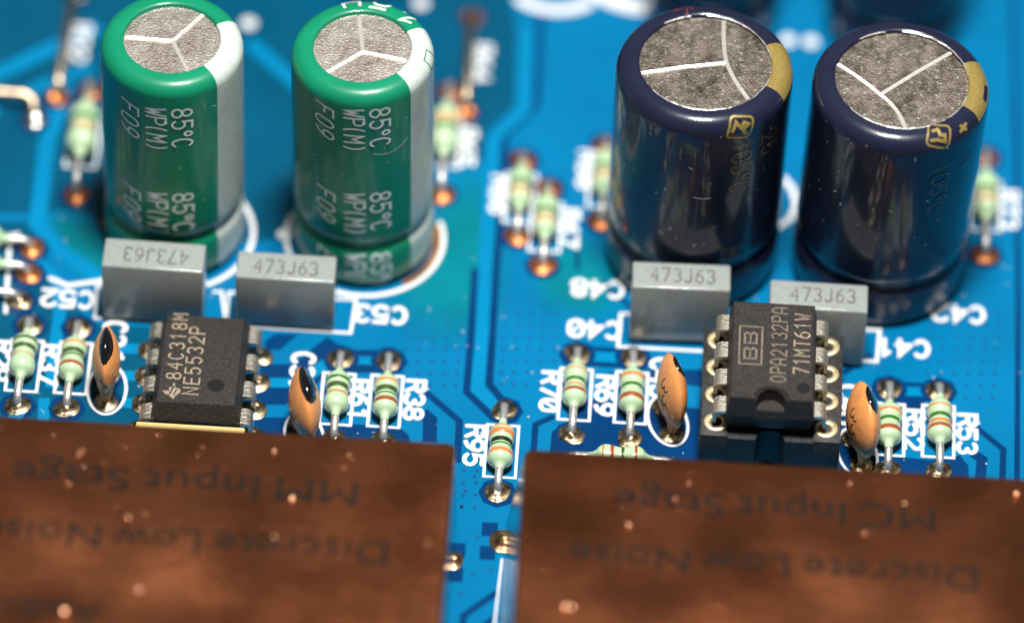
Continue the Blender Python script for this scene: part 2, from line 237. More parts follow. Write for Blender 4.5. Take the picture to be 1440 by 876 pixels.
D={'bare': [[(-43.12, 31.0), (-2.46, 34.44), (-1.06, 28.14), (-0.87, 20.38), (-2.8, 17.45), (-2.76, 9.42), (-2.73, 3.45), (-3.5, 3.39), (-4.4, 12.85), (-7.32, 19.84), (-8.93, 12.47), (-15.71, 6.24), (-20.2, 4.81), (-24.68, 3.39), (-29.49, 0.22), (-34.02, 4.73), (-34.75, 6.78), (-40.35, 6.32)], [(-40.25, 5.48), (-34.96, 5.92), (-32.55, 0.32), (-31.88, -1.22), (-29.52, -3.57), (-24.26, -3.62), (-24.7, -4.89), (-24.68, -12.3), (-24.97, -15.64), (-37.76, -16.66)]], 'light': [([(-39.78, 19.92), (-35.17, 23.56), (-31.99, 26.06)], 1.3), ([(-39.4, 16.44), (-35.56, 19.68), (-32.11, 21.81)], 0.9), ([(-33.69, 19.84), (-34.66, 13.93), (-34.51, 7.51), (-34.53, 5.67), (-32.21, 3.06), (-29.44, 0.78)], 1.2), ([(-34.4, 2.46), (-32.55, 0.38), (-32.03, -2.75), (-32.02, -6.84), (-31.91, -9.87)], 0.9), ([(-32.31, -10.91), (-31.86, -16.19)], 0.8), ([(-27.64, -5.81), (-25.13, -5.74)], 0.95), ([(-27.65, -8.38), (-25.04, -8.31)], 0.95), ([(-27.01, -10.88), (-25.15, -10.93)], 0.95), ([(-34.18, -13.06), (-33.81, -11.83)], 1.0), ([(-20.84, 25.36), (-18.84, 23.3), (-16.27, 20.56)], 1.2), ([(-0.45, 28.57), (-0.12, 20.08), (-2.2, 16.99), (-2.25, 9.46), (-2.0, -2.36), (-2.05, -7.66), (-0.35, -9.54)], 0.95)], 'dark': [([(-2.86, 3.93), (-2.77, -2.97), (-2.77, -7.92), (-0.87, -10.11)], 0.55), ([(0.54, 30.0), (0.7, 20.51), (-1.43, 17.28), (-1.33, 9.54), (-1.33, 3.91), (-1.24, -7.05), (-0.26, -8.46)], 0.55), ([(-5.66, -8.15), (-3.13, -10.7), (-3.06, -14.54)], 0.5), ([(-5.82, -10.11), (-5.18, -10.73), (-5.1, -12.85)], 1.0), ([(3.49, -9.7), (2.21, -10.6), (2.2, -13.46)], 0.45), ([(33.14, -8.38), (35.04, -10.29), (34.94, -14.13)], 0.45), ([(32.9, -10.8), (33.55, -11.34), (33.36, -14.26)], 0.75), ([(35.84, 36.16), (36.03, 16.91), (36.11, 4.19), (35.98, -14.7)], 0.4), ([(0.4, -26.05), (-1.81, -28.32), (-2.04, -34.29)], 0.5), ([(0.51, -28.14), (-0.4, -29.16)], 0.5), ([(6.25, 3.28), (8.75, 0.78)], 0.35), ([(3.7, 7.83), (4.37, 6.48), (4.47, 4.39)], 0.3), ([(23.66, -4.03), (25.64, -2.03)], 0.5)], 'darkpoly': [[(-17.46, -6.47), (-15.16, -6.29), (-12.95, -3.52), (-11.45, -4.63), (-9.15, -4.44), (-8.86, -4.15), (-8.06, -4.15), (-7.29, -5.11), (-7.6, -6.49), (-10.3, -6.71), (-12.92, -7.32), (-14.66, -7.53), (-17.37, -7.68)], [(-17.56, -8.98), (-15.17, -8.79), (-14.87, -10.11), (-17.46, -10.31)], [(-17.46, -11.52), (-14.38, -11.27), (-11.86, -11.6), (-11.25, -13.21), (-17.38, -13.71)], [(-17.37, -4.43), (-16.68, -3.55), (-14.98, -3.41), (-16.17, -5.01), (-17.07, -5.09)], [(-11.36, -11.63), (-7.38, -11.51), (-6.58, -12.31), (-6.21, -14.13), (-11.65, -14.57)], [(3.35, -12.44), (3.38, -11.17), (4.29, -10.3), (4.93, -7.9), (13.96, -8.18), (13.9, -13.84), (3.26, -14.69)], [(9.07, -4.87), (14.35, -4.44), (14.15, -6.15), (6.83, -5.39)], [(27.21, -6.24), (29.47, -6.06), (29.48, -7.27), (26.97, -7.47)], [(23.46, -7.08), (24.45, -6.33), (26.53, -11.51), (30.51, -11.72), (32.0, -11.07), (32.6, -12.01), (32.61, -14.97), (23.61, -15.69)], [(-1.02, -19.87), (0.09, -19.85), (0.1, -21.08), (-1.0, -21.1)], [(-1.05, -22.01), (0.03, -21.99), (0.05, -23.21), (-1.03, -23.23)], [(1.14, -19.8), (2.13, -19.75), (2.14, -20.98), (1.16, -20.99)], [(1.16, -21.96), (2.14, -21.95), (2.1, -23.17), (1.12, -23.18)], [(-3.12, -21.91), (-2.04, -21.89), (-2.01, -23.18), (-3.09, -23.2)], [(-3.13, -24.1), (-2.06, -24.08), (-2.08, -25.36), (-3.11, -25.38)]], 'iso': [([(-11.84, -5.61), (-8.42, -5.51)], 0.75), ([(4.74, -3.86), (8.78, -3.84)], 0.95), ([(26.95, -5.39), (30.47, -5.34)], 0.85), ([(-17.02, -8.2), (-14.62, -8.07), (-12.77, -5.96)], 0.9)], 'vias': [(-7.31, -0.73), (-7.3, -1.9), (-7.29, -3.06), (-7.27, -4.22), (-7.26, -5.38), (-7.24, -6.53), (-7.23, -7.67), (-6.38, -0.66), (-6.37, -1.82), (-6.36, -2.99), (-6.34, -4.15), (-6.33, -5.3), (-6.32, -6.45), (-6.31, -7.6), (-5.45, -0.58), (-5.44, -1.75), (-5.43, -2.91), (-5.41, -4.07), (-5.4, -5.23), (-5.39, -6.38), (-5.38, -7.52), (-4.51, -0.51), (-4.5, -1.67), (-4.49, -2.84), (-4.49, -4.0), (-4.48, -5.15), (-4.47, -6.3), (-4.46, -7.45), (-3.58, -0.43), (-3.57, -1.6), (-3.56, -2.76), (-3.56, -3.92), (-3.55, -5.08), (-3.54, -6.23), (-3.53, -7.38), (-0.45, 0.86), (-0.45, -0.28), (-0.45, -1.41), (-0.45, -2.54), (-0.44, -3.67), (-0.44, -4.79), (-0.44, -5.91), (-0.44, -7.02), (0.46, 0.93), (0.46, -0.2), (0.46, -1.34), (0.46, -2.47), (0.46, -3.59), (0.46, -4.72), (0.46, -5.84), (0.46, -6.95), (1.37, 1.01), (1.37, -0.13), (1.37, -1.26), (1.37, -2.39), (1.37, -3.52), (1.37, -4.64), (1.36, -5.76), (1.36, -6.88), (2.28, 1.08), (2.28, -0.06), (2.28, -1.19), (2.27, -2.32), (2.27, -3.45), (2.27, -4.57), (2.27, -5.69), (2.26, -6.81), (3.19, 1.16), (3.19, 0.02), (3.18, -1.12), (3.18, -2.25), (3.18, -3.37), (3.17, -4.5), (3.17, -5.62), (3.16, -6.73), (29.91, 2.3), (29.85, 1.12), (29.8, -0.05), (29.75, -1.22), (29.7, -2.38), (29.65, -3.54), (29.6, -4.7), (29.55, -5.85), (30.87, 2.38), (30.82, 1.2), (30.77, 0.03), (30.71, -1.14), (30.66, -2.3), (30.61, -3.46), (30.56, -4.62), (30.5, -5.77), (31.84, 2.46), (31.78, 1.28), (31.73, 0.11), (31.67, -1.06), (31.62, -2.23), (31.57, -3.39), (31.51, -4.54), (31.46, -5.7), (32.8, 2.53), (32.75, 1.36), (32.69, 0.18), (32.63, -0.98), (32.58, -2.15), (32.52, -3.31), (32.47, -4.47), (32.41, -5.62), (33.77, 2.61), (33.71, 1.44), (33.65, 0.26), (33.6, -0.91), (33.54, -2.07), (33.48, -3.23), (33.42, -4.39), (33.37, -5.54), (34.74, 2.69), (34.68, 1.51), (34.62, 0.34), (34.56, -0.83), (34.5, -1.99), (34.44, -3.15), (34.38, -4.31), (34.32, -5.46), (-2.48, -14.16), (-2.48, -15.28), (-2.47, -16.4), (-2.47, -17.51), (-2.46, -18.62), (-1.59, -14.09), (-1.59, -15.21), (-1.58, -16.33), (-1.58, -17.44), (-1.58, -18.55), (-1.24, -21.25), (-2.48, -18.56), (-1.44, -24.67), (-0.2, -24.06), (-2.12, -26.44), (-2.31, -17.11), (-1.75, -15.75)], 'silk': [([(-28.46, 0.16), (-29.62, 0.07), (-29.52, -3.09), (-20.17, -3.02), (-20.74, 0.17), (-21.34, 0.12)], 0.22), ([(-19.06, 0.24), (-20.23, 0.14), (-20.17, -3.02), (-11.31, -3.05), (-11.13, 0.2), (-12.81, 0.13)], 0.22), ([(9.12, 0.47), (7.75, 0.36), (7.68, -2.8), (16.21, -2.73)], 0.24), ([(25.1, 0.25), (26.22, 0.28), (26.06, -2.75), (17.33, -2.84)], 0.24), ([(19.03, 14.64), (19.68, 13.69), (20.02, 12.15), (19.64, 10.7), (18.24, 9.24)], 0.45), ([(0.53, -23.1), (0.32, -29.1), (0.16, -34.11)], 0.13), ([(-33.07, 0.48), (-31.74, -0.1), (-29.51, 0.49), (-27.85, 1.74)], 0.35), ([(-35.75, 4.59), (-36.34, 4.4), (-35.85, -3.06)], 0.3)], 'arcs': [(5.6, 33.15), (-8.53, 30.74), (0.71, 31.98)], 'dots': [(-21.0, 27.28), (-8.4, 30.45), (19.02, 28.86), (20.71, 28.85), (-16.73, 6.15)], 'legends': [('R29', (-35.66, -7.68), -90), ('R37', (-32.25, -7.81), -90), ('C52', (-31.61, -1.41), 180), ('C36', (-27.96, -5.15), -90), ('C39', (-14.45, -7.04), -90), ('R61', (-10.27, -9.33), -90), ('C53', (-9.32, -1.1), 180), ('R38', (-6.39, -9.02), -90), ('R95', (-1.96, -12.93), -90), ('R70', (3.1, -7.45), -90), ('R69', (6.97, -7.54), -90), ('C40', (5.94, -1.3), 180), ('C48', (5.98, 2.63), 180), ('C45', (10.86, -5.54), -90), ('C46', (24.11, -7.03), -90), ('C41', (27.91, -1.3), 180), ('C42', (31.84, 2.32), 180), ('R52', (28.74, -9.0), -90), ('R53', (32.49, -9.1), -90), ('R32', (-33.34, 24.16), -90), ('R64', (-3.61, 24.57), -90), ('R65', (-4.22, 15.89), -90), ('R66', (-1.47, 11.3), -90), ('R67', (3.67, 8.39), -90), ('R68', (4.74, 14.32), -90), ('R73', (35.4, 12.85), -90)]}

# ---------------------------------------------------------------- the board
def rect_pts(x0, x1, y0, y1): return [(x0, y0), (x1, y0), (x1, y1), (x0, y1)]
board = MB().box(-80, 80, -75, 105, -1.6, 0.0).build('circuit_board', M['pour'], smooth=False, kind='structure', label='glossy blue printed circuit board carrying all the components')
b = MB()
for i, p in enumerate(D['bare']): b.poly(p, 0.008 + 0.003 * i)
b.build('bare_laminate_area', M['bare'], board, smooth=False)
for pts, w in D['dark']: MB().ribbon(pts, w, flat(0.022), ends=False).build('isolation_gap', M['gap'], board, smooth=False)
for i, p in enumerate(D['darkpoly']): MB().poly(p, 0.020 + 0.003 * (i % 3)).build('isolation_gap', M['gap'], board, smooth=False)
k = 0
for pts, w in D['light']:
    MB().ribbon(pts, w, flat(0.030 + 0.002 * k), ends=False).build('copper_trace', M['trace'], board, smooth=False); k += 1
for pts, w in D['iso']:
    MB().ribbon(pts, w + 0.9, flat(0.027), ends=True).build('isolation_gap', M['gap'], board, smooth=False)
    MB().ribbon(pts, w, flat(0.034), ends=False).build('copper_trace', M['trace'], board, smooth=False)
b = MB()
for x, y in D['vias']: b.disc(x + random.uniform(-.05, .05), y, 0.125, 0.040, 8)
b.build('via_holes', M['via'], board, smooth=False, kind='stuff')
# flux residue left round the hand-soldered capacitors
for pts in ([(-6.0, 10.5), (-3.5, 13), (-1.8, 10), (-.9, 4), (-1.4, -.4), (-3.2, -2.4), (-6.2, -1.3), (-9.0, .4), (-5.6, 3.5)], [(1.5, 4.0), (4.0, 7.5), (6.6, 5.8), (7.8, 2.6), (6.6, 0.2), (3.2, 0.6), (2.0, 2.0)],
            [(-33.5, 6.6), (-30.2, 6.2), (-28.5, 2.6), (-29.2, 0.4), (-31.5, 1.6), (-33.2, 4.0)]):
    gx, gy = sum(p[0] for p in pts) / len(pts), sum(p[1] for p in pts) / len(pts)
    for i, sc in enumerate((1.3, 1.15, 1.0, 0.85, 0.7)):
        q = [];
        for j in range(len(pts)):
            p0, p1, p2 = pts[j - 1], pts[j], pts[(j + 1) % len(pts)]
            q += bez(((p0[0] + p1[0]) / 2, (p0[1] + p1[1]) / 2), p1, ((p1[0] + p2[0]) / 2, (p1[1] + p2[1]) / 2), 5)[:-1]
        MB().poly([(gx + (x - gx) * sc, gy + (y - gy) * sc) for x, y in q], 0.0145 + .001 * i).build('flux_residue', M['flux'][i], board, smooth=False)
M_ring = []
def ring_pts(cx, cy, r, a0, a1, n=40): return [(cx + r * math.cos(R(a0 + (a1 - a0) * i / n)), cy + r * math.sin(R(a0 + (a1 - a0) * i / n))) for i in range(n + 1)]
ZS = 0.060
for pts, w in D['silk']: MB().ribbon(pts, w, flat(ZS)).build('silkscreen_line', M['silk'], board, smooth=False)
for cx, cy, r, a0, a1 in ((-24.6, 5.7, 5.65, -90, 60), (-10.95, 6.25, 5.65, -200, 20)):
    MB().ribbon(ring_pts(cx, cy, r, a0, a1), 0.36, flat(ZS + 0.003)).build('silkscreen_ring', M['silk'], board, smooth=False)
MB().ribbon(ring_pts(-10.95, 6.25, 5.25, -52, 18), 0.5, flat(ZS + 0.012)).build('flux_residue', M['flux_dark'], board, smooth=False)
MB().ribbon(ring_pts(7.9, 36.0, 4.6, 200, 335), 1.25, flat(ZS)).build('silkscreen_line', M['silk'], board, smooth=False)
MB().ribbon(ring_pts(1.5, 34.6, 4.0, 230, 310), 0.9, flat(ZS)).build('silkscreen_line', M['silk'], board, smooth=False)
for x, y in D['dots']: MB().disc(x, y, 0.55, ZS, 14).build('silkscreen_dot', M['silk'], board, smooth=False)
for t, (x, y), r in D['legends']:
    a = R(r); ca, sa = math.cos(a), math.sin(a); b = MB()
    hh = 1.25 if t[0] == 'R' else 1.5
    text(b, t, hh, 1.30, 0.31, lambda u, v, l: (x + u * ca - v * sa, y + u * sa + v * ca, ZS + l), cw=1.0)
    if '0' in t:
        i = t.index('0'); u0 = -(2 * 1.3 + 1.0) / 2 + i * 1.3
        b.ribbon([(u0 + .15, -.5), (u0 + .85, .5)], 0.2, lambda u, v: (x + u * ca - v * sa, y + u * sa + v * ca, ZS + 0.02))
    b.build('silkscreen_legend', M['silk'], board, smooth=False)
def pad(x, y, mt='pad', r=0.92, h=0.42, clear=True, rl=0.3):
    if mt == 'pad_amber': h *= .65
    if clear: MB().disc(x, y, r + 0.42, 0.044, 8).build('isolation_gap', M['gap'], board, smooth=False)
    prof = [(r, 0.0), (r, 0.09), (r * .94, 0.12), (r * .8, 0.11), (r * .66, .16), (r * .5, 0.26), (rl + .08, h * .8), (rl * .6, h), (0.001, h)]
    ja, jb, jc = random.uniform(0, 6), random.uniform(0, 6), random.uniform(.03, .08)
    def lump(p):
        a = math.atan2(p[1], p[0]); k = 1 + jc * math.sin(2 * a + ja) + jc * .6 * math.sin(3 * a + jb); return (p[0] * k, p[1] * k, p[2] * (1 + jc * 3 * math.sin(a + jb)))
    MB().lathe(prof, 26, fn=lump).build('solder_pad', M[mt], board, (x, y, 0.046))
def silk_box(x0, x1, y0, y1, w=0.2): MB().ribbon([(x0, y0), (x1, y0), (x1, y1), (x0, y1), (x0, y0)], w, flat(ZS + 0.004)).build('silkscreen_outline', M['silk'], board, smooth=False)

# ---------------------------------------------------------------- resistors
RES_PROF = [(0.29, -2.35), (0.30, -2.15), (0.34, -1.95), (0.50, -1.72), (0.76, -1.52), (0.92, -1.25), (0.955, -0.98), (0.93, -0.74), (0.85, -0.45), (0.79, 0.0), (0.85, 0.45), (0.93, 0.74), (0.955, 0.98), (0.92, 1.25), (0.76, 1.52), (0.50, 1.72), (0.34, 1.95), (0.30, 2.15), (0.29, 2.35)]
def res_r(t):
    for (r0, a), (r1, b_) in zip(RES_PROF, RES_PROF[1:]):
        if a <= t <= b_: return r0 + (r1 - r0) * (t - a) / (b_ - a)
    return 0.27
def smooth_prof(prof, k=3):
    out = []
    n = len(prof)
    for i in range(n - 1):
        p0, p1, p2, p3 = prof[max(0, i - 1)], prof[i], prof[i + 1], prof[min(n - 1, i + 2)]
        for j in range(k):
            t = j / k; f = lambda a, b_, c, d: 0.5 * (2 * b_ + (c - a) * t + (2 * a - 5 * b_ + 4 * c - d) * t * t + (3 * b_ - a - 3 * c + d) * t ** 3)
            out.append((f(p0[0], p1[0], p2[0], p3[0]), f(p0[1], p1[1], p2[1], p3[1])))
    return out + [prof[-1]]
RES_SM = smooth_prof(RES_PROF)
RES_MESH = None
def resistor(x, y, bands, label, pitch=7.62, rz=0.0, z=1.12, padmat='pad', tilt=0.0, outline=True, off=0.0, clear=True, scale=1.0):
    """x, y: the pad farther from the viewer; the body lies along local -Y"""
    global RES_MESH
    c, s_ = math.cos(rz), math.sin(rz)
    t = thing('resistor', (x, y, 0), label, 'resistor', 'pale green axial resistors on the board', rz)
    cy = -pitch / 2 + off
    turn = lambda p: (p[0], -p[2] , p[1])          # lathe axis z -> -y
    fat = scale * random.uniform(.9, .97); fn = lambda p: (p[0] * fat, cy - p[2] * scale, z + p[1] * fat + tilt * p[2])
    MB().lathe(RES_SM, 26, fn=fn).build('body', M['resbody'], t)
    for pos, wd, colr in bands:
        pos *= .84; wd *= .86
        pr = [(res_r(pos - wd / 2 + wd * i / 4) + (0.022 if 0 < i < 4 else 0.004), pos - wd / 2 + wd * i / 4) for i in range(5)]
        MB().lathe(pr, 26, fn=fn).build('band', M[colr], t)
    e = 2.1 * scale
    for sgn in (1, -1):
        y0 = cy + sgn * e; y1 = cy + sgn * (pitch / 2 - sgn * off) if False else (0.0 if sgn > 0 else -pitch)
        za = z - tilt * sgn * -0 + (tilt * -sgn * 2.5)
        p = [(0, y0, z), (0, y1 - sgn * .75, z - .02), (0, y1 - sgn * .38, z - .12), (0, y1 - sgn * .1, z - .4), (0, y1, z - .75), (0, y1, 0.1)]
        MB().tube(p, 0.28, 10).build('lead', M['lead'], t)
    for yy in (0, -pitch):
        pad(x - s_ * yy, y + c * yy, padmat, clear=clear)
    if outline and abs(rz) < .2: silk_box(x - 1.1, x + 1.1, y - pitch / 2 - 2.4, y - pitch / 2 + 2.4)
    return t
B = {'R29': [(-1.25, .35, 'olive'), (-.45, .42, 'olive'), (.35, .2, 'tan')], 'R37': [(-1.2, .28, 'orange_band'), (-.35, .45, 'olive'), (.1, .22, 'olive'), (1.2, .42, 'brown')],
     'R61': [(-1.0, .3, 'leaf'), (-.25, .5, 'olive'), (.6, .3, 'orange_band')], 'R38': [(-1.1, .28, 'orange_band'), (-.25, .5, 'olive'), (.3, .2, 'leaf'), (1.1, .5, 'brown')],
     'R95': [(-1.55, .25, 'orange_band'), (-1.0, .5, 'orange_band'), (-.15, .42, 'black'), (.3, .2, 'leaf'), (1.1, .45, 'orange_band')],
     'R70': [(-1.2, .22, 'orange_band'), (-.15, .34, 'leaf'), (.5, .22, 'orange_band'), (1.1, .38, 'brown')], 'R69': [(-1.1, .4, 'orange_band'), (-.1, .34, 'leaf'), (1.2, .5, 'brown')],
     'R52': [(-1.0, .3, 'orange_band'), (-.1, .36, 'leaf'), (1.1, .55, 'brown')], 'R53': [(-1.1, .24, 'orange_band'), (-.15, .38, 'leaf'), (.55, .4, 'orange_band'), (1.15, .42, 'brown')]}
for n, x, y, lab in (('R29', -34.0, -4.2, 'pale green resistor with olive bands beside the R29 legend at the board edge'), ('R37', -30.54, -4.15, 'pale green resistor beside the R37 legend, touching the orange disc capacitor'),
        ('R61', -11.82, -5.55, 'pale green resistor with a leaf green band beside the R61 legend'), ('R38', -8.42, -5.5, 'pale green resistor with a wide brown end band beside the R38 legend'),
        ('R95', -0.05, -9.5, 'orange and black banded resistor standing alone in the gap between copper shields'), ('R70', 4.85, -3.79, 'pale green resistor beside the R70 legend, left of the socketed chip'),
        ('R69', 8.8, -3.77, 'pale green resistor with orange top band beside the R69 legend'), ('R52', 26.95, -5.3, 'pale green resistor with wide brown band beside the R52 legend'), ('R53', 30.46, -5.2, 'pale green resistor with two orange bands beside the R53 legend')):
    resistor(x, y, B[n], lab, tilt=random.uniform(-.03, .03), off={'R38': -.45, 'R95': -.4, 'R69': -.3, 'R52': -.4, 'R61': -.25}.get(n, 0.0), rz=R(random.uniform(-.8, .8)), z=random.uniform(1.0, 1.14))
BB = [(-1.2, .35, 'mint'), (-.3, .4, 'leaf'), (.4, .35, 'tan'), (1.2, .4, 'tan')]
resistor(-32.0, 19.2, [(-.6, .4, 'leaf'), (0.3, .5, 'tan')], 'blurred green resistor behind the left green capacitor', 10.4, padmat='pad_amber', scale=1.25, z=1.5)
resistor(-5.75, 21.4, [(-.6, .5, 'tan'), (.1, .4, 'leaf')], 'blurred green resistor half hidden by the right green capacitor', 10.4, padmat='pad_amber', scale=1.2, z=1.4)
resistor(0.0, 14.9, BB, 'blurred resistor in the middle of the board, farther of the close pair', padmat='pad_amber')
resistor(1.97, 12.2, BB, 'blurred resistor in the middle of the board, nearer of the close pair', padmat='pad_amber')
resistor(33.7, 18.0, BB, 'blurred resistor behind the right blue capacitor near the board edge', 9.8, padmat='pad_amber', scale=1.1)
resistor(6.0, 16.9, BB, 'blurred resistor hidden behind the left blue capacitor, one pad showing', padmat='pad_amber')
for x, y, w_ in ((-34.69, 3.27, 'farthest'), (-34.63, .77, 'middle'), (-35.01, -1.89, 'nearest')):
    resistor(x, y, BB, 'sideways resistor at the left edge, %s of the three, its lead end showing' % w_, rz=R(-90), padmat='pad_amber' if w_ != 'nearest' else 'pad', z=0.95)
resistor(12.1, -14.15, [(0.75, .3, 'red'), (-.15, .25, 'olive'), (-1.25, .25, 'brown'), (1.5, .2, 'orange_band')], 'sideways resistor peeking out behind the edge of the right copper shield', rz=R(-90), z=1.1, outline=False, clear=False)

# ---------------------------------------------------------------- wire links
def wire(pts, r, label, name='wire_link'):
    x, y, _ = pts[0]
    t = MB().tube([(a - x, b_ - y, c) for a, b_, c in pts], r, 10).build(name, M['wire'], None, (x, y, 0), label=label, cat='wire', group='bare wire links on the board'); return t
wire([(-34.05, 29.3, 0.1), (-34.05, 29.2, .9), (-34.08, 28.5, 1.3), (-34.28, 19.3, 1.3), (-34.3, 18.6, .9), (-34.3, 18.4, .1)], .38, 'grey bare wire link at the top left of the board')
wire([(-4.5, 29.2, .1), (-4.5, 29.1, .9), (-4.5, 28.4, 1.3), (-4.42, 20.4, 1.3), (-4.4, 19.8, .9), (-4.4, 19.4, .1)], .38, 'grey bare wire link right of the green capacitors')
wire([(-44, 17.4, 1.4), (-36.6, 17.3, 1.4), (-36.0, 17.0, 1.2), (-35.8, 16.2, .4), (-35.8, 15.9, .1)], .42, 'sideways bare wire end behind the left green capacitor')
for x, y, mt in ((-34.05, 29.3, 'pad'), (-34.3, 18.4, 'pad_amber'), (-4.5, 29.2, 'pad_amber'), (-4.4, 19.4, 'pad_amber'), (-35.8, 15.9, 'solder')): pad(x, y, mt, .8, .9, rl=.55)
pad(-29.1, 6.0, 'pad', .8)

# ---------------------------------------------------------------- electrolytic capacitors
class Surf:
    """a surface of revolution addressed by azimuth and by length along its profile"""
    def __init__(s, prof):
        s.p = prof; s.l = [0.0]
        for a, b_ in zip(prof, prof[1:]): s.l.append(s.l[-1] + math.hypot(b_[0] - a[0], b_[1] - a[1]))
    def at(s, az, t, lift=0.0):
        t = min(max(t, 0), s.l[-1] - 1e-6); i = 0
        while s.l[i + 1] < t: i += 1
        f = (t - s.l[i]) / (s.l[i + 1] - s.l[i]); a, b_ = s.p[i], s.p[i + 1]; r = a[0] + (b_[0] - a[0]) * f; z = a[1] + (b_[1] - a[1]) * f
        dr, dz = b_[0] - a[0], b_[1] - a[1]; k = math.hypot(dr, dz); nr, nz = -dz / k, dr / k
        r += nr * lift; z += nz * lift
        return (r * math.cos(az), r * math.sin(az), z)
    def t_at_z(s, z):
        for i in range(len(s.p) - 1, 0, -1):
            a, b_ = s.p[i - 1], s.p[i]
            if min(a[1], b_[1]) <= z <= max(a[1], b_[1]) and a[1] != b_[1]: return s.l[i - 1] + (z - a[1]) / (b_[1] - a[1]) * (s.l[i] - s.l[i - 1])
        return 0
def can_profile(Rr, H, rd, rb):
    """from the inner lip of the folded sleeve outward and down to the board"""
    p = [(rd, H - 0.42), (rd + 0.02, H - 0.12), (rd + 0.10, H - 0.03), (rd + 0.3, H)]
    p.append((Rr - rb, H - 0.02))
    for i in range(1, 11):
        a = R(90 - 9 * i); p.append((Rr - rb + rb * math.cos(a), H - 0.02 - rb + rb * math.sin(a)))
    z = H - 0.02 - rb
    for i in range(1, 13): p.append((Rr, z + (5.3 - z) * i / 12))
    p += [(Rr - .04, 5.0), (Rr - 0.16, 4.72), (Rr - 0.32, 4.48), (Rr - 0.37, 4.25), (Rr - 0.31, 4.0), (Rr - 0.14, 3.75), (Rr - .04, 3.5), (Rr, 3.2), (Rr, 1.0), (Rr - .12, .5), (Rr - .5, .22), (Rr - 1.2, .15)]
    return p
def electrolytic(name, loc, Rr, H, rd, rb, sleeve, stripe, stripe_rng, canmat, grooves, label, group, lean=(0, 0), n=120, rim_only=False):
    t = thing(name, loc, label, 'capacitor', group)
    t.rotation_euler = (math.atan2(-lean[1], H), math.atan2(lean[0], H), 0)
    pr = can_profile(Rr, H, rd, rb); sf = Surf(pr)
    a0, a1 = [R(v) for v in stripe_rng] if stripe_rng else (0, 0)
    if stripe_rng:
        sl = MB().lathe(pr, n, a1, a0 + 2 * math.pi).build('sleeve', sleeve, t, angle=50)
        cutn = len(pr) if not rim_only else 13
        st = MB().lathe(pr[:cutn], 24, a0, a1).build('polarity_stripe', stripe, t, angle=50)
        if rim_only: MB().lathe(pr[cutn - 1:], 24, a0, a1).build('sleeve', sleeve, t, angle=50)  # gold stripe's side coloured navy to stand for the shade on it
        if not rim_only: cutn = 0
        lipb = MB(); rnd = random.Random(len(label)); q = [(rd + .03 + rnd.uniform(-.03, .05), R(i * 5)) for i in range(72)]
        if rim_only:
            for i0, i1 in ((2, 19), (21, 27), (44, 60), (63, 70)): MB().tube([(a * math.cos(b_), a * math.sin(b_), H - .08) for a, b_ in q[i0:i1]], [rnd.uniform(.02, .055) for _ in range(i1 - i0)], 6, False).build('lip_edge', M['groove'], t)
    else: sl = MB().lathe(pr, n).build('sleeve', sleeve, t, angle=50); st = None
    MB().lathe([(0.001, H - 0.33), (rd * .5, H - .33), (rd * 1.02, H - 0.33)][::-1], 48).build('can_top', canmat, t)
    ct = t.children[-1]
    for g in grooves:
        b = MB()
        for sg in (-1, 1):
            pp = []
            for i, (x, y) in enumerate(g):
                x0, y0 = g[max(0, i - 1)]; x1, y1 = g[min(len(g) - 1, i + 1)]; k = math.hypot(x1 - x0, y1 - y0); pp.append((x - (y1 - y0) / k * .08 * sg, y + (x1 - x0) / k * .08 * sg, H - .33))
            b.tube(pp, .075, 8)
        b.build('vent_groove', M['groove'], ct)
    return t, sf
def side_text(t, sf, Rr, txt, az, ztop, h, adv, w, mt, slant=0.0, cw=None, lift=0.02):
    """reads down the can, letter tops towards growing azimuth"""
    b = MB(); t0 = sf.t_at_z(ztop); az = R(az)
    text(b, txt, h, adv, w, lambda u, v, l: sf.at(az + v / Rr, t0 + u, lift + l), slant=slant, cw=cw, centre=False, step=0.25)
    return b.build('lettering', mt, t)
green_grp, blue_grp = 'green electrolytic capacitors', 'large navy electrolytic capacitors'
gl, sfl = electrolytic('green_capacitor', (-24.6, 5.75, 0.04), 5.0, 19.6, 3.35, 1.05, M['green'], M['stripe'], (-46, 28), M['can_green'],
    [[(0.05, 0.0), (-3.27, 0.14)], [(0.05, 0.0), (1.95, 2.8)], [(0.05, 0.0), (1.39, -2.9)]], 'green electrolytic capacitor beside the sideways resistors, blank white stripe on its rim', green_grp, (-0.06, 0.1))
gr, sfr = electrolytic('green_capacitor', (-10.98, 6.2, 0.04), 5.0, 19.6, 3.4, 1.05, M['green'], M['stripe'], (-44, 29), M['can_green'],
    [[(0.05, -0.25), (-0.45, 3.15)], [(0.05, -0.25), (-2.3, -2.42)], [(0.05, -0.25), (3.1, -0.9)]], 'green electrolytic capacitor with printed figures on its rim and brown residue at its base', green_grp, (-0.40, -0.05))
for t, sf, offs, z0 in ((gl, sfl, (13, -8, -31), 17.55), (gr, sfr, (18, -3, -28), 18.35)):
    for row, zz in enumerate((z0, z0 - 8.45, 3.55)):
        if row == 2 and t is gl: continue
        side_text(t, sf, 5.0, '85°C', -90 + offs[0], zz, 1.40, 1.12, 0.17, M['ink_white'], cw=.78)
        side_text(t, sf, 5.0, 'WP(M)' if row < 2 else 'WP(', -90 + offs[1], zz, 1.40, 0.86, 0.15, M['ink_white'], cw=.66)
        side_text(t, sf, 5.0, 'F09' if row < 2 else 'EC', -90 + offs[2], zz - .1, 1.40, 1.15, 0.15, M['ink_white'], slant=0.3, cw=.72)
